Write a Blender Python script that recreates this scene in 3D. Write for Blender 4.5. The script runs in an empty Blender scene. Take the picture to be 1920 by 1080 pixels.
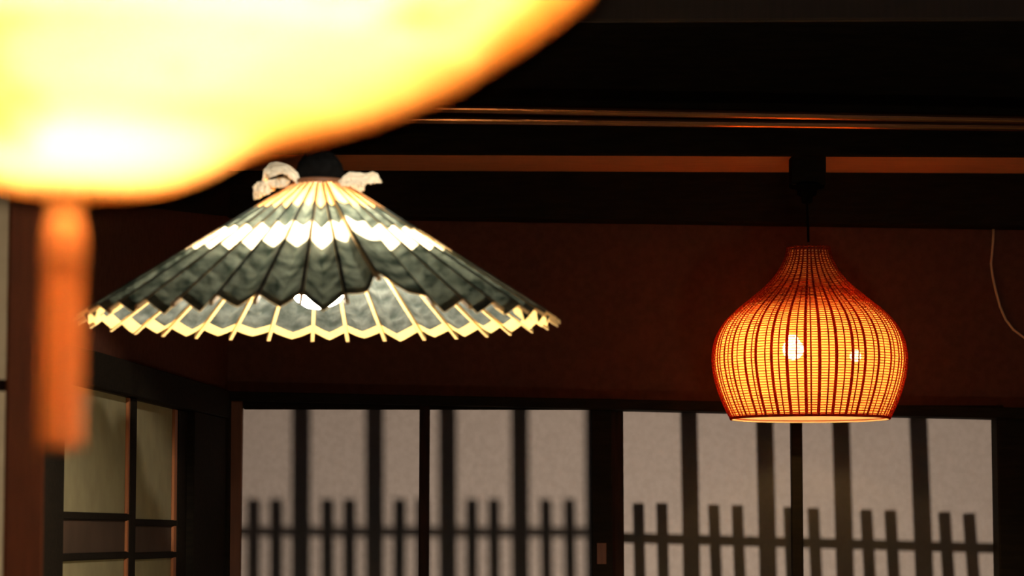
import bpy, bmesh, math, random
from mathutils import Vector, Matrix, noise
random.seed(7)
S = bpy.context.scene
COL = S.collection
PI = math.pi

# ------------------------------------------------------------------ camera, light, exposure
FPX = 5000.0                       # focal length in pixels of a 1920 px wide frame
EYE = 1.5
PITCH = math.atan(460.0 / FPX)     # the eye level lies at pixel row 1000
cam_d = bpy.data.cameras.new('camera')
cam_d.sensor_width = 36.0
cam_d.lens = 36.0 * FPX / 1920.0
cam_d.clip_start = 0.05
cam_d.dof.use_dof = True
cam_d.dof.focus_distance = 5.55
cam_d.dof.aperture_fstop = 6.0
cam = bpy.data.objects.new('camera', cam_d)
cam.location = (0, 0, EYE)
cam.rotation_euler = (PI / 2 + PITCH, 0, 0)
COL.objects.link(cam)
S.camera = cam
S.view_settings.view_transform = 'Standard'
S.view_settings.look = 'None'
S.view_settings.exposure = 0.0
S.view_settings.gamma = 1.0
S.view_settings.use_curve_mapping = False
S.cycles.use_denoising = True
S.cycles.max_bounces = 10
S.cycles.transmission_bounces = 8
S.cycles.transparent_max_bounces = 12
S.cycles.sample_clamp_indirect = 60.0

world = bpy.data.worlds.new('night')
world.use_nodes = True
world.node_tree.nodes['Background'].inputs[0].default_value = (0.02, 0.025, 0.04, 1)
world.node_tree.nodes['Background'].inputs[1].default_value = 0.2
S.world = world

def area_lamp(name, loc, target, size, power, color, size_y=None):
    d = bpy.data.lights.new(name, 'AREA')
    d.energy = power
    d.color = color
    d.size = size
    if size_y:
        d.shape = 'RECTANGLE'
        d.size_y = size_y
    o = bpy.data.objects.new(name, d)
    o.location = loc
    o.rotation_euler = (Vector(target) - Vector(loc)).to_track_quat('-Z', 'Y').to_euler()
    COL.objects.link(o)
    return o

BACKLIGHT = Vector((0.42, 8.55, 0.88))
area_lamp('outside_backlight', BACKLIGHT, (0.3, 6.4, 1.5), 0.22, 43.0, (1.0, 0.78, 0.64))  # unseen light added outside; backlights the paper and throws the lattice shadows
area_lamp('room_fill', (0.9, 0.6, 2.5), (0.0, 4.8, 1.8), 0.5, 8.0, (1.0, 0.84, 0.70))  # unseen fill added near the camera to lift the dark room
pd = bpy.data.lights.new('side_room_backlight', 'POINT')  # unseen light added behind the side panes and the near door
pd.energy = 75.0
pd.color = (1.0, 0.78, 0.46)
pd.shadow_soft_size = 0.12
po = bpy.data.objects.new('side_room_backlight', pd)
po.location = (-1.9, 4.3, 1.05)
COL.objects.link(po)

td = bpy.data.lights.new('low_fill', 'POINT')  # added low fill for plaster, soffit and rods, without a lamp body
td.energy = 22.0
td.color = (1.0, 0.76, 0.52)
td.shadow_soft_size = 0.1
to = bpy.data.objects.new('low_fill', td)
to.location = (1.02, 3.0, 0.80)
COL.objects.link(to)
sd_ = bpy.data.lights.new('umbrella_fill_spot', 'SPOT')  # added spot fill that brightens the bows and the umbrella top
sd_.energy = 330.0
sd_.color = (1.0, 0.86, 0.66)
sd_.spot_size = math.radians(8.5)
sd_.spot_blend = 0.7
sd_.shadow_soft_size = 0.03
so_ = bpy.data.objects.new('umbrella_fill_spot', sd_)
so_.location = (0.45, 1.9, 2.62)
so_.rotation_euler = (Vector((-0.285, 3.95, 2.045)) - Vector(so_.location)).to_track_quat('-Z', 'Y').to_euler()
COL.objects.link(so_)

# ------------------------------------------------------------------ helpers
def P(px, py, Y):
    """point of the world at depth Y that is seen at pixel (px, py) of the photograph"""
    v = Vector(((px - 960) / FPX, (540 - py) / FPX, -1.0))
    c, s = math.cos(PITCH), math.sin(PITCH)
    d = Vector((v.x, -v.z * c - v.y * s, v.y * c - v.z * s))
    return Vector((0, 0, EYE)) + d * (Y / d.y)

def world_loc(o):
    v = Vector((0, 0, 0))
    while o:
        v = v + Vector(o.location)
        o = o.parent
    return v

def obj(name, bm, mat, parent=None, smooth=False, local=False):
    if parent is not None and not local:
        off = world_loc(parent)
        for v in bm.verts:
            v.co -= off
    bmesh.ops.recalc_face_normals(bm, faces=bm.faces)
    me = bpy.data.meshes.new(name)
    bm.to_mesh(me)
    bm.free()
    if smooth:
        for p in me.polygons:
            p.use_smooth = True
    if mat:
        me.materials.append(mat)
    o = bpy.data.objects.new(name, me)
    COL.objects.link(o)
    if parent is not None:
        o.parent = parent
    return o

def link_copy(src, parent, rot=None, loc=None):
    c = src.copy()
    COL.objects.link(c)
    c.parent = parent
    if rot is not None:
        c.rotation_euler = rot
    if loc is not None:
        c.location = loc
    return c

def thing(name, label, cat, loc, group=None):
    o = bpy.data.objects.new(name, None)
    o.empty_display_size = 0.05
    o.location = loc
    COL.objects.link(o)
    o['label'] = label
    o['category'] = cat
    if group:
        o['group'] = group
    return o

def structure(name, bm, mat, label=None):
    o = obj(name, bm, mat)
    o['kind'] = 'structure'
    if label:
        o['label'] = label
    return o

def hexa(bm, a, b, bev=0.0):
    """solid between two quads a and b (4 points each, same order)"""
    vs = [bm.verts.new(p) for p in list(a) + list(b)]
    fs = [bm.faces.new(vs[0:4]), bm.faces.new(vs[7:3:-1])]
    for i in range(4):
        j = (i + 1) % 4
        fs.append(bm.faces.new((vs[j], vs[i], vs[4 + i], vs[4 + j])))
    if bev:
        es = list({e for f in fs for e in f.edges})
        bmesh.ops.bevel(bm, geom=es, offset=bev, segments=1, affect='EDGES', profile=0.5)
    return bm

def slab(quad, Y, depth, bev=0.002, bm=None):
    """board whose front face covers the pixel quad (tl, tr, br, bl) at depth Y"""
    bm = bm or bmesh.new()
    f = [P(x, y, Y) for x, y in quad]
    return hexa(bm, f, [p + Vector((0, depth, 0)) for p in f], bev)

def box(lo, hi, bev=0.0, bm=None):
    bm = bm or bmesh.new()
    (x0, y0, z0), (x1, y1, z1) = lo, hi
    a = [Vector((x0, y0, z1)), Vector((x1, y0, z1)), Vector((x1, y0, z0)), Vector((x0, y0, z0))]
    return hexa(bm, a, [p + Vector((0, y1 - y0, 0)) for p in a], bev)

def down(p, z):
    return Vector((p.x, p.y, z))

def tube(pts, rad, n=8, bm=None, cap=True):
    bm = bm or bmesh.new()
    pts = [Vector(p) for p in pts]
    rads = rad if isinstance(rad, (list, tuple)) else [rad] * len(pts)
    rings = []
    for i, p in enumerate(pts):
        t = (pts[min(i + 1, len(pts) - 1)] - pts[max(i - 1, 0)]).normalized()
        u = t.cross(Vector((0, 0, 1)) if abs(t.z) < 0.9 else Vector((1, 0, 0))).normalized()
        w = t.cross(u)
        rings.append([bm.verts.new(p + (u * math.cos(k * 2 * PI / n) + w * math.sin(k * 2 * PI / n)) * rads[i]) for k in range(n)])
    for a, b in zip(rings, rings[1:]):
        for k in range(n):
            bm.faces.new((a[k], a[(k + 1) % n], b[(k + 1) % n], b[k]))
    if cap:
        bm.faces.new(rings[0][::-1])
        bm.faces.new(rings[-1])
    return bm

def lathe(prof, n=32, bm=None, caps=True, center=(0, 0, 0)):
    """surface of revolution of (radius, z) pairs"""
    bm = bm or bmesh.new()
    c = Vector(center)
    rings = []
    for r, z in prof:
        if r < 1e-6:
            rings.append([bm.verts.new(c + Vector((0, 0, z)))])
        else:
            rings.append([bm.verts.new(c + Vector((r * math.sin(k * 2 * PI / n), -r * math.cos(k * 2 * PI / n), z))) for k in range(n)])
    for a, b in zip(rings, rings[1:]):
        for k in range(n):
            j = (k + 1) % n
            if len(a) == 1 and len(b) == 1:
                continue
            if len(a) == 1:
                bm.faces.new((a[0], b[j], b[k]))
            elif len(b) == 1:
                bm.faces.new((a[k], a[j], b[0]))
            else:
                bm.faces.new((a[k], a[j], b[j], b[k]))
    if caps:
        if len(rings[0]) > 1:
            bm.faces.new(rings[0][::-1])
        if len(rings[-1]) > 1:
            bm.faces.new(rings[-1])
    return bm

def lerp_prof(prof, y):
    """linear interpolation in a list of (y, value)"""
    for (a, va), (b, vb) in zip(prof, prof[1:]):
        if a <= y <= b:
            return va + (vb - va) * (y - a) / (b - a)
    return prof[0][1] if y < prof[0][0] else prof[-1][1]

def smooth_prof(prof, y):
    """Catmull-Rom interpolation in a list of (y, value)"""
    n = len(prof)
    if y <= prof[0][0]:
        return prof[0][1]
    for i in range(n - 1):
        if prof[i][0] <= y <= prof[i + 1][0]:
            p0, p1, p2, p3 = (prof[max(i - 1, 0)], prof[i], prof[i + 1], prof[min(i + 2, n - 1)])
            t = (y - p1[0]) / (p2[0] - p1[0])
            h = p2[0] - p1[0]
            m1 = (p2[1] - p0[1]) / (p2[0] - p0[0]) * h
            m2 = (p3[1] - p1[1]) / (p3[0] - p1[0]) * h
            return (2*t**3 - 3*t*t + 1)*p1[1] + (t**3 - 2*t*t + t)*m1 + (-2*t**3 + 3*t*t)*p2[1] + (t**3 - t*t)*m2
    return prof[-1][1]

# ------------------------------------------------------------------ materials
def new_mat(name):
    m = bpy.data.materials.new(name)
    m.use_nodes = True
    nt = m.node_tree
    nt.nodes.clear()
    out = nt.nodes.new('ShaderNodeOutputMaterial')
    return m, nt, out

def noise_colour(nt, c1, c2, scale, detail=4, stretch=(1, 1, 1), lo=0.35, hi=0.65):
    tc = nt.nodes.new('ShaderNodeTexCoord')
    mp = nt.nodes.new('ShaderNodeMapping')
    mp.inputs['Scale'].default_value = stretch
    nz = nt.nodes.new('ShaderNodeTexNoise')
    nz.inputs['Scale'].default_value = scale
    nz.inputs['Detail'].default_value = detail
    rp = nt.nodes.new('ShaderNodeValToRGB')
    rp.color_ramp.elements[0].position = lo
    rp.color_ramp.elements[1].position = hi
    rp.color_ramp.elements[0].color = (*c1, 1)
    rp.color_ramp.elements[1].color = (*c2, 1)
    nt.links.new(tc.outputs['Object'], mp.inputs['Vector'])
    nt.links.new(mp.outputs['Vector'], nz.inputs['Vector'])
    nt.links.new(nz.outputs['Fac'], rp.inputs['Fac'])
    return rp, nz

def solid(name, c1, c2=None, rough=0.6, scale=20, stretch=(1, 1, 1), bump=0.0, spec=0.4):
    m, nt, out = new_mat(name)
    b = nt.nodes.new('ShaderNodeBsdfPrincipled')
    b.inputs['Roughness'].default_value = rough
    b.inputs['Specular IOR Level'].default_value = spec
    rp, nz = noise_colour(nt, c1, c2 or c1, scale, stretch=stretch)
    nt.links.new(rp.outputs['Color'], b.inputs['Base Color'])
    if bump:
        bp = nt.nodes.new('ShaderNodeBump')
        bp.inputs['Strength'].default_value = bump
        bp.inputs['Distance'].default_value = 0.004
        nt.links.new(nz.outputs['Fac'], bp.inputs['Height'])
        nt.links.new(bp.outputs['Normal'], b.inputs['Normal'])
    nt.links.new(b.outputs['BSDF'], out.inputs['Surface'])
    return m

def paper(name, refl, refl2, trans, trans2, scale=25, bump=0.0, through=0.0, stretch=(1, 1, 1), lo=0.35, hi=0.65, gloss=0.0, weight=0.5):
    """thin sheet: part of the light comes back, part goes through"""
    m, nt, out = new_mat(name)
    d = nt.nodes.new('ShaderNodeBsdfDiffuse')
    t = nt.nodes.new('ShaderNodeBsdfTranslucent')
    r1, nz = noise_colour(nt, refl, refl2, scale, stretch=stretch, lo=lo, hi=hi)
    r2, _ = noise_colour(nt, trans, trans2, scale, stretch=stretch, lo=lo, hi=hi)
    nt.links.new(r1.outputs['Color'], d.inputs['Color'])
    nt.links.new(r2.outputs['Color'], t.inputs['Color'])
    mx = nt.nodes.new('ShaderNodeMixShader')
    mx.inputs[0].default_value = weight
    nt.links.new(d.outputs[0], mx.inputs[1])
    nt.links.new(t.outputs[0], mx.inputs[2])
    last = mx
    if through:
        tr = nt.nodes.new('ShaderNodeBsdfTransparent')
        m2 = nt.nodes.new('ShaderNodeMixShader')
        m2.inputs[0].default_value = through
        nt.links.new(last.outputs[0], m2.inputs[1])
        nt.links.new(tr.outputs[0], m2.inputs[2])
        last = m2
    if gloss:
        g = nt.nodes.new('ShaderNodeBsdfGlossy')
        g.inputs['Roughness'].default_value = 0.45
        m3 = nt.nodes.new('ShaderNodeMixShader')
        m3.inputs[0].default_value = gloss
        nt.links.new(last.outputs[0], m3.inputs[1])
        nt.links.new(g.outputs[0], m3.inputs[2])
        last = m3
    if bump:
        bp = nt.nodes.new('ShaderNodeBump')
        bp.inputs['Strength'].default_value = bump
        bp.inputs['Distance'].default_value = 0.006
        nt.links.new(nz.outputs['Fac'], bp.inputs['Height'])
        for n in (d, t):
            nt.links.new(bp.outputs['Normal'], n.inputs['Normal'])
    nt.links.new(last.outputs[0], out.inputs['Surface'])
    return m

def glow(name, col, strength):
    m, nt, out = new_mat(name)
    e = nt.nodes.new('ShaderNodeEmission')
    e.inputs['Color'].default_value = (*col, 1)
    e.inputs['Strength'].default_value = strength
    nt.links.new(e.outputs[0], out.inputs['Surface'])
    return m

M = {}
M['plaster'] = solid('red_plaster', (0.092, 0.034, 0.021), (0.110, 0.042, 0.026), 0.95, 60, bump=0.15, spec=0.05)
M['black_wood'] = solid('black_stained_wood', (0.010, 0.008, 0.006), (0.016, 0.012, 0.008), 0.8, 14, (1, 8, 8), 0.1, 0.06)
M['dark_wood'] = solid('dark_stained_wood', (0.018, 0.008, 0.005), (0.030, 0.012, 0.007), 0.7, 14, (8, 8, 1), 0.1, 0.10)
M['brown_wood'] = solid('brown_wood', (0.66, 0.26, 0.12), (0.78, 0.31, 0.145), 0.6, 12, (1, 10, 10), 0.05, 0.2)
M['warm_wood'] = solid('warm_wood', (0.13, 0.045, 0.018), (0.17, 0.06, 0.024), 0.5, 12, (10, 10, 1), 0.05, 0.3)
M['red_wood'] = solid('red_stained_wood', (0.22, 0.070, 0.030), (0.27, 0.085, 0.036), 0.5, 12, (10, 10, 1), 0.05, 0.2)
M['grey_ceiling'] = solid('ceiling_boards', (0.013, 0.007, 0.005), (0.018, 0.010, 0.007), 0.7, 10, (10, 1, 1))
M['tatami'] = solid('tatami_straw', (0.16, 0.13, 0.06), (0.22, 0.18, 0.08), 0.8, 80, (1, 12, 1), 0.2)
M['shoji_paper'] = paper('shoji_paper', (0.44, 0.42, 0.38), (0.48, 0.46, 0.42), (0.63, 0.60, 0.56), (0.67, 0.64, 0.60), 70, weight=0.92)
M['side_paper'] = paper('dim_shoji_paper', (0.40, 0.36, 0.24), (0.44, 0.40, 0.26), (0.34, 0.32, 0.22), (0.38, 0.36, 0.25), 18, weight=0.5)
M['black_metal'] = solid('black_metal', (0.012, 0.012, 0.012), None, 0.35)
M['black_cloth'] = solid('black_cloth', (0.0022, 0.0022, 0.0024), (0.004, 0.004, 0.0042), 0.95, 90, spec=0.03)
M['cable'] = solid('beige_cable', (0.55, 0.36, 0.22), None, 0.6)
M['bamboo'] = solid('split_bamboo', (0.62, 0.42, 0.18), (0.72, 0.50, 0.22), 0.5, 30, (1, 12, 12), spec=0.3)

# ------------------------------------------------------------------ the room
BACK = 6.40
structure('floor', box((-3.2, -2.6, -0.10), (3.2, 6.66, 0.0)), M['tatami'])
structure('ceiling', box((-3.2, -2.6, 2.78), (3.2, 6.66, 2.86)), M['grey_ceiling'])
structure('wall_right', box((2.6, -2.6, 0.0), (2.7, 6.66, 2.78)), M['plaster'])
structure('wall_front', box((-3.2, -2.7, 0.0), (3.2, -2.6, 2.78)), M['plaster'])
structure('wall_outer', box((-3.2, -2.6, 0.0), (-3.1, 6.66, 2.78)), M['plaster'])

def Zof(px, py, Y):
    return P(px, py, Y).z
# back wall: plaster above the lintel, and the piers either side of the window opening
WIN_L = P(440, 900, 6.5).x
WIN_R = P(1853, 900, 6.5).x
ZT_L, ZT_R = Zof(440, 752, 6.5), Zof(1853, 783, 6.5)
bm = bmesh.new()
hexa(bm, [Vector((-3.2, 6.44, 2.78)), Vector((3.2, 6.44, 2.78)), Vector((3.2, 6.44, ZT_R)), Vector((-3.2, 6.44, ZT_L))],
     [Vector((-3.2, 6.50, 2.78)), Vector((3.2, 6.50, 2.78)), Vector((3.2, 6.50, ZT_R)), Vector((-3.2, 6.50, ZT_L))])
box((-3.2, 6.452, 0), (WIN_L, 6.508, ZT_L + 0.03), bm=bm)
box((WIN_R, 6.452, 0), (3.2, 6.508, ZT_R + 0.03), bm=bm)
structure('wall_back', bm, M['plaster'])

# stepped black beam across the top of the back wall
structure('trim_1', slab([(-300, 318), (2300, 323), (2300, 430), (-300, 390)], 6.36, 0.09), M['black_wood'], 'black stained beam on the back wall above the red plaster')
zl, zr = Zof(-300, 284.5, 6.08), Zof(2300, 296, 6.08)
zt = 0.075
a = [P(-300, 284.5, 6.08), P(2300, 296, 6.08)]
bm = bmesh.new()
hexa(bm, [a[0] + Vector((0, 0, zt)), a[1] + Vector((0, 0, zt)), a[1], a[0]],
     [Vector((a[0].x, 6.44, a[0].z + zt)), Vector((a[1].x, 6.44, a[1].z + zt)), Vector((a[1].x, 6.44, a[1].z)), Vector((a[0].x, 6.44, a[0].z))], 0.003)
structure('trim_2', bm, M['brown_wood'], 'brown wooden soffit board under the ceiling beam, lit from below')
# black fascia board in front of the soffit
structure('trim_3', slab([(-300, 225), (2300, 243), (2300, 294), (-300, 283)], 6.05, 0.03), M['black_wood'], 'black fascia board above the lit brown soffit')
# two copper-brown rods in front of the black boards over it
M['lacquer'] = solid('brown_lacquered_rod', (0.46, 0.22, 0.12), (0.54, 0.26, 0.14), 0.21, 30, (1, 8, 8), 0.03, 0.5)
M['lacquer'].node_tree.nodes['Principled BSDF'].inputs['Metallic'].default_value = 1.0
structure('trim_4', tube([P(-300, 183, 5.80), P(960, 205.5, 5.80), P(2300, 231, 5.80)], 0.0105, 16), M['lacquer'], 'upper copper-brown rod over the wicker lamp, catching its light')
structure('trim_5', tube([P(-300, 213, 5.875), P(960, 225.5, 5.875), P(2300, 242, 5.875)], 0.0105, 16), M['lacquer'], 'lower copper-brown rod over the wicker lamp, catching its light')
l, r = P(-300, 200, 5.89), P(2300, 232, 5.89)
bm = bmesh.new()
hexa(bm, [Vector((l.x, 5.89, 2.78)), Vector((r.x, 5.89, 2.78)), Vector((r.x, 5.89, r.z)), Vector((l.x, 5.89, l.z))],
     [Vector((l.x, 6.44, 2.78)), Vector((r.x, 6.44, 2.78)), Vector((r.x, 6.44, r.z)), Vector((l.x, 6.44, l.z))])
structure('trim_6', bm, M['black_wood'], 'black boards of the wall behind the two copper-brown rods')
# ceiling beam nearer the camera
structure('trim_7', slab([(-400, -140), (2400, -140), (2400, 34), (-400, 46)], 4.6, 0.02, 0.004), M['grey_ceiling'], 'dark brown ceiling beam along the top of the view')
# door lintel over the back screens and the corner post
structure('trim_8', slab([(400, 733), (1960, 765), (1960, 786), (400, 750)], 6.34, 0.11), M['black_wood'], 'black lintel over the two back screens')
bm = bmesh.new()
t0, t1 = P(392, 700, 6.355), P(433, 700, 6.355)
box((t0.x, 6.345, 0.0), (t1.x, 6.46, Zof(400, 735, 6.34)), 0.004, bm)
structure('trim_9', bm, M['black_wood'], 'black corner post left of the back screens')
bm = bmesh.new()
t0, t1 = P(1872, 900, 6.36), P(2080, 900, 6.36)
box((t0.x, 6.365, 0.0), (t1.x, 6.46, Zof(1900, 772, 6.36)), 0.004, bm)
structure('trim_10', bm, M['black_wood'], 'black post right of the back screens')

# left side wall: runs from the corner towards the camera
def sideX(Y):
    return -1.155 + 0.0745 * Y
SN = Vector((1, -0.0745, 0)).normalized()      # towards the room
def side_box(Y0, Y1, z0, z1, o0, o1, bev=0.002, bm=None):
    bm = bm or bmesh.new()
    q = lambda o: [Vector((sideX(Y0), Y0, z1)) + SN * o, Vector((sideX(Y1), Y1, z1)) + SN * o,
                   Vector((sideX(Y1), Y1, z0)) + SN * o, Vector((sideX(Y0), Y0, z0)) + SN * o]
    return hexa(bm, q(o1), q(o0), bev)
ZH0, ZH1 = EYE + 0.272, EYE + 0.338
structure('wall_left', side_box(4.60, 6.44, ZH1, 2.78, -0.09, -0.012, 0), M['plaster'])
bm = bmesh.new()
hexa(bm, [Vector((-0.635, 3.33, 2.78)), Vector((-0.865, 4.62, 2.78)), Vector((-0.865, 4.62, 0.0)), Vector((-0.635, 3.33, 0.0))],
     [Vector((-0.605, 3.33, 2.78)), Vector((-0.825, 4.62, 2.78)), Vector((-0.825, 4.62, 0.0)), Vector((-0.605, 3.33, 0.0))])
structure('wall_light_block', bm, M['plaster'])  # unseen diagonal wall added to keep the side room's light out
bm = bmesh.new()
q = [(4.62, 2.78), (6.35, 2.78), (6.35, EYE + 0.758), (4.62, EYE + 0.585)]
f = [Vector((sideX(Y), Y, z)) for Y, z in q]
hexa(bm, [p + SN * 0.006 for p in f], [p - SN * 0.02 for p in f], 0.001)
structure('trim_15', bm, M['black_wood'], 'black board along the top of the left side wall')
structure('trim_11', side_box(4.60, 6.345, ZH0, ZH1, -0.09, 0.012), M['black_wood'], 'black lintel over the side screens on the left')
structure('trim_12', side_box(5.952, 6.34, 0.0, ZH0, -0.06, 0.004), M['black_wood'], 'black board between the side screens and the corner')
structure('trim_13', side_box(4.60, 4.665, 0.0, ZH0, -0.09, 0.0), M['black_wood'], 'dark post at the near end of the side screens')

# ------------------------------------------------------------------ sliding screens
M['lit_edge_wood'] = solid('lit_edge_colour', (0.30, 0.11, 0.045), (0.38, 0.14, 0.055), 0.5, 12, (10, 10, 1), 0.05, 0.2)  # paler colour that paints in the lit edge line of the stiles
M['glass_strip'] = paper('painted_dark_glass', (0.13, 0.085, 0.06), (0.16, 0.10, 0.07), (0.16, 0.12, 0.08), (0.2, 0.15, 0.1), 9, weight=0.5, gloss=0.04)  # clear glass: dark tone painted in for the dark room showing there
def side_screen(label, Y0, Y1, s0, s1, off, zr1, zr2, edge_w):
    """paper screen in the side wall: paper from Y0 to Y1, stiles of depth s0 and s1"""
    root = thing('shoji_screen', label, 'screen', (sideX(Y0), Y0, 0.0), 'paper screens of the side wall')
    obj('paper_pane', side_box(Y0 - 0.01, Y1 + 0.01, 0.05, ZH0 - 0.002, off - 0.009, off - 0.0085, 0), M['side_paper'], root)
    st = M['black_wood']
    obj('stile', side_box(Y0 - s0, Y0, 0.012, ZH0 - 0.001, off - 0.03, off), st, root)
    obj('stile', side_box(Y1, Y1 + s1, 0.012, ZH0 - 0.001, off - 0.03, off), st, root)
    obj('lit_edge', side_box(Y1 - edge_w, Y1, 0.09, ZH0 - 0.002, off - 0.0085, off - 0.002, 0.001), M['lit_edge_wood'], root)  # added strip standing in for the stile's lit side face
    obj('glass_strip', side_box(Y0, Y1 - edge_w, zr2 + 0.007, zr1 - 0.007, off - 0.0084, off - 0.0072, 0), M['glass_strip'], root)
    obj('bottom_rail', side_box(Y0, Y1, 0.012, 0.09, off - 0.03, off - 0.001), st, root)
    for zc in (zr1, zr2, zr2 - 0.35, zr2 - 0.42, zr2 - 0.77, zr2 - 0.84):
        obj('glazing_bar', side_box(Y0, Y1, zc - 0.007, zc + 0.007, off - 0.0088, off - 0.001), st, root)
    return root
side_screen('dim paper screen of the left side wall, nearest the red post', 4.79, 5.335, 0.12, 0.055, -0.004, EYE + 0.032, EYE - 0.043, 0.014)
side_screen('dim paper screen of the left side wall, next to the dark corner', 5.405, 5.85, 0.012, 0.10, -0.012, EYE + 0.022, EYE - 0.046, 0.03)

def back_screen(label, Y, paper_q, stiles, top_rail, name='shoji_screen', pull=None):
    """paper_q: (left x, right x, top-left y, top-right y, left x and right x at row 1080)"""
    xl, xr, ytl, ytr, xlb, xrb = paper_q
    root = thing(name, label, 'screen', down(P((xl + xr) / 2, 900, Y), 0.0), 'paper screens of the back wall')
    def tall(xa, xb, xab, xbb, ytop_a, ytop_b, d0, d1, bev):
        a, b = P(xa, ytop_a, Y), P(xb, ytop_b, Y)
        c, d = P(xbb, 1080, Y), P(xab, 1080, Y)
        def ext(t, bt):       # carry the edge on to the floor
            k = (t.z - 0.012) / (t.z - bt.z)
            return t + (bt - t) * k
        q = [a, b, ext(b, c), ext(a, d)]
        return hexa(bmesh.new(), [p + Vector((0, d0, 0)) for p in q], [p + Vector((0, d1, 0)) for p in q], bev)
    obj('paper_pane', tall(xl - 4, xr + 4, xlb - 4, xrb + 4, ytl - 6, ytr - 6, 0.018, 0.0185, 0), M['shoji_paper'], root)
    for (xa, xb, xab, xbb, mat) in stiles:
        ya = ytl + (ytr - ytl) * (xa - xl) / (xr - xl)
        yb = ytl + (ytr - ytl) * (xb - xl) / (xr - xl)
        obj('stile', tall(xa, xb, xab, xbb, ya - top_rail, yb - top_rail, -0.012, 0.0175, 0.002), M[mat], root)
    obj('top_rail', slab([(xl, ytl - top_rail), (xr, ytr - top_rail), (xr, ytr), (xl, ytl)], Y - 0.010, 0.0275), M['black_wood'], root)
    b0, b1 = down(P(xl, 1080, Y), 0), down(P(xr, 1080, Y), 0)
    obj('bottom_rail', box((b0.x, Y - 0.010, 0.012), (b1.x, Y + 0.0175, 0.25), 0.002), M['dark_wood'], root)
    return root
scr = back_screen('left back paper screen with blurred picket shadows, one dark middle bar', 6.385, (456, 1108, 767, 768, 451, 1110),
                  [(433, 455.5, 428, 451, 'warm_wood'), (787, 806, 785, 804, 'dark_wood'), (1108, 1146, 1110, 1149, 'black_wood')], 20)
o = obj('finger_pull', slab([(1119, 1018), (1137, 1018), (1137, 1058), (1119, 1058)], 6.371, 0.004, 0.001), M['warm_wood'], [c for c in scr.children if c.name.startswith('stile')][-1])
o['label'] = 'small worn brown finger pull'
back_screen('right back paper screen with crisp picket shadows, standing behind the wicker lamp', 6.425, (1168, 1866, 771, 772, 1170, 1884),
            [(1139, 1168, 1142, 1170, 'dark_wood'), (1482, 1503, 1485, 1506, 'black_wood'), (1866, 1880, 1884, 1898, 'dark_wood')], 12)

# near sliding door at the left edge of the view
DY = 3.3
dx1, dx0 = P(82, 900, DY).x, P(9, 900, DY).x
root = thing('sliding_door', 'red-brown framed paper door at the near left, out of focus', 'door', ((dx0 + dx1) / 2, DY, 0.0))
obj('stile', box((dx0, DY, 0.012), (dx1, DY + 0.035, 2.3), 0.003), M['red_wood'], root)
obj('paper_pane', box((dx0 - 0.62, DY + 0.022, 0.05), (dx0 + 0.002, DY + 0.0225, 2.28)), M['shoji_paper'], root)
obj('stile', box((dx0 - 0.66, DY, 0.012), (dx0 - 0.61, DY + 0.035, 2.3), 0.003), M['red_wood'], root)
obj('top_rail', box((dx0 - 0.61, DY + 0.001, 2.25), (dx0, DY + 0.034, 2.3), 0.002), M['red_wood'], root)
obj('bottom_rail', box((dx0 - 0.61, DY + 0.001, 0.012), (dx0, DY + 0.034, 0.12), 0.002), M['red_wood'], root)
zb = Zof(5, 731, DY)
for k in range(-1, 4):
    z = zb + 0.006 - 0.36 * k
    obj('glazing_bar', box((dx0 - 0.61, DY + 0.006, z - 0.007), (dx0, DY + 0.022, z + 0.007), 0.001), M['dark_wood'], root)
bm = box((dx0 - 0.75, DY - 0.02, 2.3), (dx1 + 0.9, DY + 0.06, 2.40), 0.003)
root.rotation_euler.z = 0.205
structure('trim_14', bm, M['dark_wood'], 'dark lintel carrying the near sliding door')

# ------------------------------------------------------------------ lattices outside, whose shadows fall on the paper
def lattice(label, Yp, gap, wide, pick, rail, wide_w, pick_w, ytop):
    """wide / pick: (x at the top, x at row 1080) of each upright's shadow; rail: (x0, y0, x1, y1, half height)"""
    Yl = Yp + gap
    def back(px, py):
        p = P(px, py, Yp)
        return p + (BACKLIGHT - p) * (gap / (BACKLIGHT.y - Yp))
    def bar(x0, y0, x1, y1, hw):
        a0, a1 = back(x0 - hw, y0), back(x0 + hw, y0)
        b0, b1 = back(x1 - hw, y1), back(x1 + hw, y1)
        k = (a0.z - 0.0) / (a0.z - b0.z)
        q = [a0, a1, a1 + (b1 - a1) * k, a0 + (b0 - a0) * k]
        return hexa(bmesh.new(), q, [p + Vector((0, 0.012, 0)) for p in q], 0.001)
    root = thing('window_lattice', label, 'lattice', down(back((wide[0][0] + wide[-1][0]) / 2, 900), 0.0), 'picket lattices outside the back wall')
    for x0, x1 in wide:
        obj('slat', bar(x0, ytop, x1, 1080, wide_w), M['black_wood'], root)
    for x0, y0, x1 in pick:
        obj('picket', bar(x0, y0, x1, 1080, pick_w), M['black_wood'], root)
    x0, y0, x1, y1, hh = rail
    q = [back(x0, y0 - hh), back(x1, y1 - hh), back(x1, y1 + hh), back(x0, y0 + hh)]
    obj('rail', hexa(bmesh.new(), [p + Vector((0, 0.013, 0)) for p in q], [p + Vector((0, 0.025, 0)) for p in q], 0.001), M['black_wood'], root)
    return root
lattice('outdoor picket lattice throwing soft shadows on the left screen', 6.4035, 0.20,
        [(567, 566), (704, 704), (840, 841), (975, 977), (1113, 1115)],
        [(478, 938, 477), (520, 938, 520), (616, 938, 616), (657, 938, 657), (751, 938, 750), (793, 938, 793), (886, 938, 886), (927, 938, 928), (1024, 938, 1026), (1068, 938, 1070)],
        (440, 1001, 1120, 1003, 8.5), 16, 10.5, 690)
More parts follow.
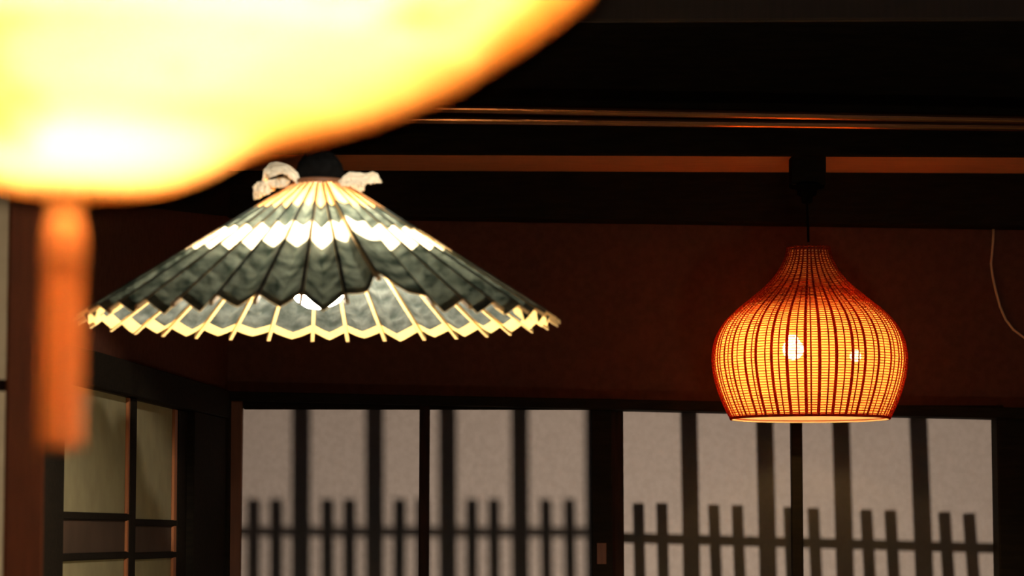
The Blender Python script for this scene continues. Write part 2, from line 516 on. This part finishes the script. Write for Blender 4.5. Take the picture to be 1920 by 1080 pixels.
lattice('outdoor picket lattice throwing sharp shadows on the right screen', 6.4435, 0.085,
        [(1290, 1297), (1431, 1440), (1573, 1584), (1717, 1732)],
        [(1197, 946, 1200), (1241, 946, 1244), (1338, 949, 1343), (1382, 950, 1387), (1479, 953, 1484), (1524, 955, 1530), (1623, 958, 1630), (1668, 959, 1675), (1769, 962, 1777), (1815, 965, 1824)],
        (1140, 1012, 1890, 1033, 8.5), 16, 10.5, 700)

# ------------------------------------------------------------------ wicker lamp
LY = 6.115
LS = LY / FPX
lc = P(1519, 787, LY)
lamp = thing('wicker_lamp', 'glowing onion-shaped red wicker pendant lamp hanging before the right screen', 'lamp', lc)
PROF = [(463, 40), (480, 43), (500, 52), (520, 65.5), (540, 85), (560, 109), (580, 134), (600, 155), (620, 169), (640, 177.5), (660, 181.5), (680, 182.5), (700, 180), (720, 175.5), (740, 169), (760, 161), (775, 154), (787, 148)]
def prz(y):
    return smooth_prof(PROF, y) * LS, (787 - y) * LS * 1.004
M['weft'] = paper('wicker_strand', (0.34, 0.065, 0.025), (0.44, 0.09, 0.035), (0.76, 0.22, 0.10), (0.88, 0.27, 0.12), 60, weight=0.66)
M['rib'] = paper('wicker_rib', (0.30, 0.035, 0.012), (0.38, 0.05, 0.016), (0.48, 0.075, 0.025), (0.58, 0.095, 0.03), 60, weight=0.65)
M['rim'] = solid('wicker_rim', (0.22, 0.04, 0.015), (0.30, 0.06, 0.02), 0.6, 60)
M['lining'] = paper('lamp_lining', (0.95, 0.80, 0.55), (0.98, 0.85, 0.6), (0.95, 0.42, 0.105), (1.0, 0.46, 0.12), 30, through=0.08, weight=0.58)
bm = bmesh.new()
lathe([(prz(y)[0] - 0.0032, prz(y)[1]) for y in range(470, 788, 5)] + [(prz(787)[0] - 0.0032, 0.0)], 76, bm, caps=False)
obj('lining', bm, M['lining'], lamp, smooth=True, local=True)
# arc length table, so that the rows sit at an even pitch
ys = [463 + 0.5 * i for i in range(int((787 - 463) / 0.5) + 1)]
arc = [0.0]
for a_, b_ in zip(ys, ys[1:]):
    (r0, z0), (r1, z1) = prz(a_), prz(b_)
    arc.append(arc[-1] + math.hypot(r1 - r0, z1 - z0))
NROW = 76
def y_at(s):
    for i in range(len(arc) - 1):
        if arc[i] <= s <= arc[i + 1]:
            return ys[i] + 0.5 * (s - arc[i]) / (arc[i + 1] - arc[i])
    return ys[-1]
NR = 38
rng = random.Random(3)
for k in range(NROW):
    y = y_at(arc[-1] * (k + 0.5) / NROW)
    r, z = prz(y)
    n = NR * 4
    bm = bmesh.new()
    rings = []
    hh = lerp_prof([(463, 0.0018), (545, 0.0017), (600, 0.0012), (640, 0.0010), (740, 0.0010), (787, 0.0012)], y)
    for i in range(n):
        a_ = 2 * PI * i / n + 0.02
        side = math.sin(PI * i / 2 + PI / 2 + k * PI)      # over one rib, under the next
        rr = r + 0.0008 * (1 if side > 0.5 else -1 if side < -0.5 else 0)
        zz = z + 0.00045 * noise.noise(Vector((i * 0.21, k * 3.1, 0)))
        u, w = Vector((math.sin(a_), -math.cos(a_), 0)), Vector((0, 0, 1))
        rings.append([bm.verts.new(u * (rr + dx) + w * (zz + dz)) for dx, dz in ((0.0009, 0), (0, hh), (-0.0009, 0), (0, -hh))])
    for i in range(n):
        A, B = rings[i], rings[(i + 1) % n]
        for j in range(4):
            bm.faces.new((A[j], B[j], B[(j + 1) % 4], A[(j + 1) % 4]))
    obj('woven_strand', bm, M['weft'], lamp, smooth=True, local=True)
def rib_mesh(y0, hw, out):
    bm = bmesh.new()
    rings = []
    n = 48
    for i in range(n + 1):
        y = y0 + (787 - y0) * i / n
        r, z = prz(y)
        w = hw(y)
        rings.append([bm.verts.new((dx, -(r + dr), z)) for dx, dr in ((-w, 0), (0, out), (w, 0), (0, -out))])
    for A, B in zip(rings, rings[1:]):
        for j in range(4):
            bm.faces.new((A[j], B[j], B[(j + 1) % 4], A[(j + 1) % 4]))
    return bm
main = obj('rib', rib_mesh(463, lambda y: 0.0021 + 0.0016 * min(1, max(0, (y - 500) / 120)), 0.0017), M['rib'], lamp, local=True)
thin = obj('thin_rib', rib_mesh(546, lambda y: 0.0012 + 0.0006 * min(1, max(0, (y - 546) / 80)), 0.0014), M['rib'], lamp, local=True)
for k in range(NR):
    a_ = 2 * PI * k / NR + rng.uniform(-0.018, 0.018)
    b_ = 2 * PI * (k + 0.5) / NR + rng.uniform(-0.015, 0.015)
    if k == 0:
        main.rotation_euler.z, thin.rotation_euler.z = a_, b_
    else:
        link_copy(main, lamp, (0, 0, a_))
        link_copy(thin, lamp, (0, 0, b_))
bm = bmesh.new()
rr = prz(787)[0]
lathe([(rr + 0.0025, 0.0065), (rr + 0.0035, 0.003), (rr + 0.002, 0.0), (rr - 0.002, 0.0), (rr - 0.001, 0.006), (rr + 0.0025, 0.0065)], 76, bm, caps=False)
obj('rim', bm, M['rib'], lamp, smooth=True, local=True)
bm = lathe([(0.0, 0.004), (0.012, 0.004), (0.012, -0.004), (0.0, -0.004)], 20)
for k in range(3):
    a_ = 0.4 + 2 * PI * k / 3
    tube([(0, 0, 0), (math.sin(a_) * (prz(463)[0] - 0.001), -math.cos(a_) * (prz(463)[0] - 0.001), 0)], 0.002, 6, bm)
o = obj('neck_spider', bm, M['black_metal'], lamp, local=True)
o.location.z = prz(463)[1] - 0.003
M['lamp_bulb'] = glow('warm_bulb_glass', (1.0, 0.62, 0.25), 215.0)
M['lamp_bulb2'] = glow('dim_bulb_glass', (1.0, 0.62, 0.25), 110.0)
def bulb_prof(r):
    return [(0.0, -r)] + [(r * math.sin(t), -r * math.cos(t)) for t in (0.35, 0.7, 1.05, 1.4, 1.75, 2.1, 2.4)] + [(r * 0.42, r * 1.15), (r * 0.40, r * 1.5)]
for (px, py, dy, r, mt, fl_r) in ((1487, 655, -0.06, 0.024, 'lamp_bulb', 0.034), (1604, 668, -0.05, 0.013, 'lamp_bulb2', 0.014)):
    b = obj('bulb', lathe(bulb_prof(r), 20), M[mt], lamp, smooth=True, local=True)
    b.location = P(px, py, LY + dy) - lc
    top = b.location + Vector((0, 0, r * 1.5))
    s = obj('socket', lathe([(0.011, 0.0), (fl_r, -0.006), (fl_r, -0.003), (0.013, 0.006), (0.013, 0.035), (0.008, 0.042)], 24), M['black_metal'], b, smooth=True, local=True)  # wide flange added to shade the upper lining from the bulb
    s.location = Vector((0, 0, r * 1.5))
    obj('bulb_arm', tube([top + Vector((0, 0, 0.04)), top * 0.5 + Vector((0, 0, 0.19)), Vector((0, 0, prz(470)[1] - 0.02)), Vector((0, 0, prz(463)[1]))], 0.004, 8), M['black_metal'], lamp, local=True)
# cord and ceiling socket
ztop = P(1517, 382, LY).z - lc.z
obj('cord', tube([(0, 0, prz(463)[1] + 0.012), (0.0, 0.0, prz(463)[1] + 0.05), (-0.002, 0.0, ztop - 0.02), (-0.002, 0.0, ztop)], 0.0028, 8), M['black_cloth'], lamp, local=True)
zbx = P(1517, 345, LY).z - lc.z
bm = lathe([(0.006, ztop - zbx), (0.012, ztop - zbx + 0.002), (0.013, ztop - zbx + 0.016), (0.022, ztop - zbx + 0.02), (0.024, -0.012), (0.040, -0.009), (0.041, -0.002), (0.036, 0.0)], 28)
o = obj('ceiling_socket', bm, M['black_cloth'], lamp, smooth=True, local=True)
o.location = (-0.002, 0.0, zbx)

bm = slab([(1484, 299), (1549, 299), (1549, 346), (1484, 346)], 6.085, 0.06, 0.002)
for v in bm.verts:
    if v.co.z > Zof(1517, 320, 6.085):
        v.co.z = P(1517, 291.2, 6.08).z - (0.002 if v.co.z < P(1517, 291, 6.085).z else 0.0005)
o = obj('mounting_block', bm, M['black_wood'])
o['label'] = 'small dark wooden block under the brown soffit that carries the wicker lamp'
o['category'] = 'block'

# ------------------------------------------------------------------ oiled-paper umbrella lamp
UY = 4.0
US = UY / FPX
uc = P(598, 588, UY)
umb = thing('umbrella_lamp', 'dark green paper umbrella pendant lamp with a glowing white band', 'lamp', uc)
UR, UH, U0 = 437 * US, 247 * US, 50 * US
NRB = 36
OFF = math.radians(8.3)
def rib_lift(i):
    return {1: 0.031}.get(i, 0.0)
urng = random.Random(11)
jit = [0.0 if k < 3 or k > 33 else urng.uniform(-0.8, 0.8) for k in range(NRB)]
dep = [urng.uniform(0.8, 1.15) for _ in range(NRB)]
dep = [d_ * (0.95 + 0.25 * math.cos(OFF + math.radians(10 * k + 5))) for k, d_ in enumerate(dep)]
dep[0], dep[1], dep[35] = 1.15, 0.45, 1.35
def rib_angle(i):
    i %= NRB
    a_ = OFF + math.radians(10 * i + jit[i] * 0.9)
    a_ += math.radians(1.9) * math.cos(a_)
    if i == 1:
        a_ -= math.radians(2.9)
    return a_
def upos(i, f, t, inset=0.0):
    """point of the canopy: between rib i and i+1 at fraction f, at t from the top ring (0) to the hem (1)"""
    a0, a1 = rib_angle(i), rib_angle(i + 1)
    if a1 < a0:
        a1 += 2 * PI
    lift = (rib_lift(i % NRB) * (1 - f) + rib_lift((i + 1) % NRB) * f) * max(0, t) ** 1.5
    cf = {0: 0.74, 1: 0.6}.get(i % NRB, 0.5)
    fold = f / cf if f < cf else (1 - f) / (1 - cf)
    fold = fold * 0.75 + 0.25 * math.sin(fold * PI / 2)
    amp = (0.005 + 0.0125 * t) * dep[i % NRB]
    if i % NRB == 15:
        amp *= 1.25
    a_ = a0 + (a1 - a0) * f
    r = U0 + (UR - U0) * t
    # a straight sheet between the ribs, creased down in the middle
    chord = math.cos((a1 - a0) / 2) / math.cos((f - 0.5) * (a1 - a0))
    r *= 1 + (chord - 1) * 1.0
    z = UH * (1 - t) - amp * fold + lift
    r -= amp * fold * 0.25
    w = 0.0016 * noise.noise(Vector((i * 2.3 + f * 2.0, t * 9.0, 4.0))) * fold
    return Vector((math.sin(a_) * (r - inset * 0.5), -math.cos(a_) * (r - inset * 0.5), z + w - inset * 0.85))
def canopy(t0, t1, inset=0.0, nt=6, nf=8):
    bm = bmesh.new()
    grid = {}
    for i in range(NRB):
        for q in range(nf):
            for j in range(nt + 1):
                grid[i * nf + q, j] = bm.verts.new(upos(i, q / nf, t0 + (t1 - t0) * j / nt, inset))
    N = NRB * nf
    for c in range(N):
        for j in range(nt):
            bm.faces.new((grid[c, j], grid[(c + 1) % N, j], grid[(c + 1) % N, j + 1], grid[c, j + 1]))
    return bm
M['tan_paper'] = paper('tan_oiled_paper', (0.55, 0.33, 0.16), (0.64, 0.40, 0.20), (0.42, 0.21, 0.08), (0.52, 0.27, 0.10), 40, bump=0.3, weight=0.4)
M['green_paper'] = paper('green_oiled_paper', (0.052, 0.068, 0.063), (0.165, 0.188, 0.178), (0.008, 0.013, 0.010), (0.098, 0.116, 0.092), 46, bump=0.8, lo=0.34, hi=0.72, weight=0.35, gloss=0.04)
M['white_paper'] = paper('white_band_paper', (0.75, 0.68, 0.52), (0.8, 0.72, 0.56), (0.85, 0.74, 0.50), (0.92, 0.80, 0.55), 40, bump=0.2, weight=0.5)
M['hem_paper'] = paper('hem_paper', (0.97, 0.68, 0.26), (1.0, 0.72, 0.29), (0.85, 0.58, 0.24), (0.95, 0.64, 0.28), 40, weight=0.14)
for t0, t1, mt, lab, nt in ((0.0, 0.20, 'tan_paper', 'tan paper collar of the canopy', 4), (0.20, 0.37, 'green_paper', 'upper dark green paper band', 4),
                            (0.37, 0.535, 'white_paper', 'glowing white paper band', 4), (0.535, 1.0, 'green_paper', 'lower dark green paper band', 10)):
    o = obj('paper_band', canopy(t0, t1, 0, nt), M[mt], umb, local=True)
    o['label'] = lab
o = obj('hem_band', canopy(0.947, 1.0, 0.0012, 3), M['hem_paper'], umb, local=True)
o['label'] = 'cream paper strip inside the hem'
# ribs: one mesh per lift, shared by the rest
def rib_bar(i):
    bm = bmesh.new()
    rings = []
    for t in (-0.03, 0.25, 0.5, 0.75, 1.0, 1.045):
        p = upos(0, 0, 0.5)
        r = U0 + (UR - U0) * t
        z = UH * (1 - t) + rib_lift(i) * max(0, t) ** 1.5
        w = 0.0016 + 0.0014 * max(0, t)
        rings.append([bm.verts.new((dx, -r, z + dz)) for dx, dz in ((-w, -0.0022), (w, -0.0022), (w, -0.0078), (-w, -0.0078))])
    for A, B in zip(rings, rings[1:]):
        for j in range(4):
            bm.faces.new((A[j], B[j], B[(j + 1) % 4], A[(j + 1) % 4]))
    bm.faces.new(rings[0][::-1])
    bm.faces.new(rings[-1])
    return bm
base = obj('rib', rib_bar(0), M['bamboo'], umb, local=True)
base.rotation_euler.z = rib_angle(0)
for i in range(1, NRB):
    if rib_lift(i):
        o = obj('rib', rib_bar(i), M['bamboo'], umb, local=True)
        o.rotation_euler.z = rib_angle(i)
    else:
        link_copy(base, umb, (0, 0, rib_angle(i)))
M['ring_wood'] = solid('brown_ring_wood', (0.10, 0.045, 0.022), (0.14, 0.06, 0.03), 0.6, 60)
# top ring, cap, bulb and cord
obj('top_ring', lathe([(U0 - 0.004, UH - 0.004), (U0 + 0.003, UH - 0.002), (U0 + 0.001, UH + 0.004), (U0 - 0.002, UH + 0.005), (U0 - 0.005, UH + 0.0)], 36, caps=False), M['ring_wood'], umb, smooth=True, local=True)
o = obj('cap', lathe([(0.0, UH - 0.01), (0.030, UH - 0.008), (0.036, UH + 0.004), (0.038, UH + 0.014), (0.033, UH + 0.030), (0.022, UH + 0.044), (0.010, UH + 0.05), (0.0, UH + 0.051)], 28), M['black_cloth'], umb, smooth=True, local=True)
o['label'] = 'black cloth cap over the lamp holder'
M['umb_bulb'] = glow('bright_bulb_glass', (1.0, 0.85, 0.64), 370.0)
bz = P(595, 520, UY).z - uc.z
b = obj('bulb', lathe(bulb_prof(0.048), 28), M['umb_bulb'], umb, smooth=True, local=True)
b.location = (-0.001, 0, bz)
obj('lamp_holder', lathe([(0.019, bz + 0.066), (0.021, bz + 0.07), (0.021, bz + 0.10), (0.010, bz + 0.11), (0.006, UH - 0.005)], 20), M['black_metal'], umb, smooth=True, local=True)
obj('cord', tube([(0, 0, UH + 0.048), (0, 0, 2.76 - uc.z)], 0.003, 8), M['black_cloth'], umb, local=True)
obj('ceiling_rose', lathe([(0.012, 2.745 - uc.z), (0.045, 2.758 - uc.z), (0.05, 2.779 - uc.z)], 24), M['black_metal'], umb, smooth=True, local=True)
# torn white paper bows tied round the top
M['bow_paper'] = paper('crumpled_white_paper', (0.80, 0.74, 0.60), (0.86, 0.80, 0.66), (0.5, 0.42, 0.28), (0.6, 0.5, 0.34), 60, bump=0.15, weight=0.25)
def ribbon(ea, eb, n=24, m=7, crumple=0.0022, seed=0.0):
    """crumpled strip between two polylines of (px, py, offset in depth)"""
    def along(poly, t):
        t *= len(poly) - 1
        i = min(int(t), len(poly) - 2)
        f = t - i
        f = f * f * (3 - 2 * f) * 0.5 + f * 0.5
        a_, b_ = poly[i], poly[i + 1]
        return [a_[k] + (b_[k] - a_[k]) * f for k in range(3)]
    bm = bmesh.new()
    g = []
    for i in range(n + 1):
        A, B = along(ea, i / n), along(eb, i / n)
        row = []
        for j in range(m + 1):
            q = [A[k] + (B[k] - A[k]) * j / m for k in range(3)]
            p = P(q[0], q[1], UY + q[2])
            s = Vector((i * 0.45, j * 0.5, seed))
            p += Vector((noise.noise(s), 2.5 * noise.noise(s + Vector((7, 3, 0))), noise.noise(s + Vector((1, 9, 5))))) * crumple
            row.append(bm.verts.new(p))
        g.append(row)
    for i in range(n):
        for j in range(m):
            bm.faces.new((g[i][j], g[i + 1][j], g[i + 1][j + 1], g[i][j + 1]))
    return bm
def bow(parts):
    bm = bmesh.new()
    for k, (ea, eb) in enumerate(parts):
        t = ribbon(ea, eb, seed=k * 5.3)
        me = bpy.data.meshes.new('strip')
        t.to_mesh(me)
        t.free()
        bm.from_mesh(me)
        bpy.data.meshes.remove(me)
    o = obj('paper_bow', bm, M['bow_paper'], umb)
    sd = o.modifiers.new('thickness', 'SOLIDIFY')
    sd.thickness = 0.0008
    return o
o = bow([([(492, 338, -0.03), (496, 318, -0.03), (506, 306, -0.02), (528, 305, -0.02), (545, 312, -0.02), (560, 326, -0.02), (566, 336, -0.02)],
          [(496, 345, -0.01), (506, 334, -0.035), (520, 327, -0.04), (532, 325, -0.04), (540, 330, -0.04), (550, 338, -0.035), (558, 346, -0.03)]),
         ([(474, 350, -0.03), (482, 342, -0.035), (496, 337, -0.04), (508, 345, -0.035), (517, 352, -0.03)],
          [(476, 375, -0.03), (486, 372, -0.04), (496, 366, -0.045), (506, 360, -0.045), (514, 357, -0.03)]),
         ([(498, 340, -0.03), (515, 334, -0.02), (538, 327, -0.02), (548, 334, -0.02)],
          [(510, 352, -0.045), (522, 352, -0.05), (532, 350, -0.05), (538, 346, -0.045)])])
o['label'] = 'crumpled white paper bow on the left of the cap'
o = bow([([(634, 340, -0.03), (646, 330, -0.025), (654, 323, -0.02), (676, 325, -0.02), (692, 325, -0.02), (697, 321, -0.02), (707, 326, -0.02), (714, 338, -0.02)],
          [(640, 350, -0.045), (654, 350, -0.045), (664, 348, -0.04), (676, 347, -0.04), (686, 346, -0.035), (694, 345, -0.03), (703, 344, -0.03), (716, 343, -0.02)]),
         ([(652, 344, -0.04), (664, 342, -0.04), (676, 343, -0.04), (686, 345, -0.035)],
          [(660, 352, -0.045), (668, 357, -0.045), (676, 360, -0.045), (681, 356, -0.04)])])
o['label'] = 'crumpled white paper bow on the right of the cap'

# ------------------------------------------------------------------ big paper lantern close to the camera
NY = 1.22
NS = NY / FPX
nb = P(150, 360, NY)
lan = thing('paper_lantern', 'huge glowing yellow washi paper lantern close to the camera, out of focus', 'lantern', nb)
# radius, height above the bottom (pixels at the lantern's depth)
LP = [(0, 0), (80, 1), (140, 6), (190, 18), (250, 42), (305, 70), (360, 94), (430, 114), (500, 134), (620, 178), (740, 226), (860, 304), (970, 392), (1050, 500), (1105, 620), (1120, 730), (1090, 850), (1010, 970), (880, 1070), (700, 1140), (480, 1185), (260, 1205)]
M['washi'] = paper('washi_lantern_paper', (0.80, 0.62, 0.30), (0.85, 0.74, 0.48), (0.84, 0.50, 0.05), (1.0, 0.88, 0.78), 13.0, weight=0.6, lo=0.33, hi=0.52)
bm = bmesh.new()
n = 72
prof = [(r * NS, z * NS) for r, z in LP]
lathe(prof, n, bm, caps=False)
bmesh.ops.subdivide_edges(bm, edges=bm.edges[:], cuts=1, use_grid_fill=True)
for v in bm.verts:
    a_ = math.atan2(v.co.x, -v.co.y)
    r = math.hypot(v.co.x, v.co.y)
    k = min(1.0, r / 0.08)
    d = 0.0018 * noise.noise(Vector((v.co.x * 14, v.co.y * 14, v.co.z * 14))) * k
    v.co += Vector((math.sin(a_) * d * 0.4, -math.cos(a_) * d * 0.4, -d))
me_shell = obj('paper_shell', bm, M['washi'], lan, smooth=True, local=True)
# added clear amber shell: imitates the lantern's light fading to orange at the rim
m, nt, out = new_mat('rim_falloff_amber')
tr = nt.nodes.new('ShaderNodeBsdfTransparent')
va = nt.nodes.new('ShaderNodeVolumeAbsorption')
FALLOFF_T = 0.006
va.inputs['Color'].default_value = (1 - 0.50, 1 - 0.70, 0.0, 1)
va.inputs['Density'].default_value = 0.85 / FALLOFF_T
nt.links.new(tr.outputs[0], out.inputs['Surface'])
nt.links.new(va.outputs[0], out.inputs['Volume'])
bm = bmesh.new()
bm.from_mesh(me_shell.data)
bm.normal_update()
sgn = 1.0 if sum(v.normal.z for v in bm.verts if v.co.z < 0.03) < 0 else -1.0
nv = len(bm.verts)
vo = [bm.verts.new(v.co + v.normal * sgn * (0.0006 + FALLOFF_T)) for v in list(bm.verts)]
bm.verts.ensure_lookup_table()
edges = [e for e in bm.edges if e.is_boundary]
rimq = [[e.verts[0].index, e.verts[1].index] for e in edges]
bm.verts.index_update()
fl = [[v.index for v in f.verts] for f in bm.faces]
for v in list(bm.verts)[:nv]:
    v.co += v.normal * sgn * 0.0006
vs = list(bm.verts)
for f in fl:
    bm.faces.new([vs[i + nv] for i in f][::-1])
for a_, b_ in rimq:
    bm.faces.new((vs[a_], vs[b_], vs[b_ + nv], vs[a_ + nv]))
obj('rim_falloff_shell', bm, m, lan, smooth=True, local=True)
M['lan_bulb'] = glow('lantern_bulb_glass', (1.0, 0.71, 0.37), 180.0)
for loc, r in (((-0.01, -0.02, 0.115), 0.035), ((0.11, -0.06, 0.15), 0.032), ((0.02, 0.08, 0.19), 0.035)):
    b = obj('bulb', lathe(bulb_prof(r), 20), M['lan_bulb'], lan, smooth=True, local=True)
    b.location = loc
obj('top_ring', lathe([(260 * NS - 0.004, 1200 * NS), (260 * NS + 0.003, 1203 * NS), (260 * NS + 0.002, 1225 * NS), (260 * NS - 0.005, 1225 * NS)], 36, caps=False), M['black_metal'], lan, local=True)
obj('cord', tube([(0, 0, 0.16), (0, 0, 2.78 - nb.z)], 0.004, 8), M['black_cloth'], lan, local=True)
# tassel under the lantern
M['tassel'] = solid('orange_silk', (0.76, 0.33, 0.155), (0.82, 0.37, 0.18), 0.7, 200, (1, 1, 0.05), 0.2, 0.2)
M['tan_cord'] = solid('tan_silk_cord', (0.55, 0.30, 0.14), None, 0.7)
tz = P(122, 400, NY).z
tx = P(122, 400, NY).x
tas = thing('tassel', 'orange silk tassel hanging under the big lantern, out of focus', 'tassel', (tx, NY, tz))
zb_ = P(122, 372, NY).z - tz
zl_ = tz - P(122, 842, NY).z
obj('hanging_cord', tube([(0, 0, -0.001), (0, 0, zb_ + 0.004)], 0.0078, 12), M['tan_cord'], tas, local=True)
obj('head', lathe([(0.0, 0.002), (0.006, 0.0), (0.0085, -0.006), (0.0094, -0.014), (0.0092, -0.020), (0.0, -0.021)], 24), M['tassel'], tas, smooth=True, local=True)
obj('binding', lathe([(0.0085, -0.0185), (0.0095, -0.0195), (0.0095, -0.0235), (0.0085, -0.0245)], 24), M['tassel'], tas, smooth=True, local=True)
bm = bmesh.new()
trng = random.Random(5)
for k in range(150):
    a_ = k * 2.399963
    rr = 0.0082 * math.sqrt((k + 0.5) / 150)
    x, y = rr * math.cos(a_), rr * math.sin(a_)
    e = zl_ * trng.uniform(0.96, 1.0)
    w = 1.06 + trng.uniform(0, 0.05)
    tube([(x * 0.92, y * 0.92, -0.018), (x * 1.02, y * 1.02, -0.05), (x * w, y * w, -e)], 0.0008, 4, bm)
tube([(0, 0, -0.018), (0, 0, -0.05), (0, 0, -zl_ * 0.97)], [0.0076, 0.0080, 0.0084], 20, bm)
o = obj('fringe', bm, M['tassel'], tas, local=True)
o['kind'] = 'stuff'

# ------------------------------------------------------------------ cable on the back wall
pts = []
for px, py in ((1863, 424), (1862, 450), (1860, 475), (1858, 495), (1861, 518), (1867, 545), (1875, 575), (1886, 600), (1900, 618), (1920, 633), (1950, 645), (1990, 650)):
    pts.append(P(px, py, 6.432))
o = obj('wall_cable', tube(pts, 0.0032, 8), M['cable'], None, smooth=True)
o['label'] = 'thin beige cable curving down the red plaster at the right edge'
o['category'] = 'cable'
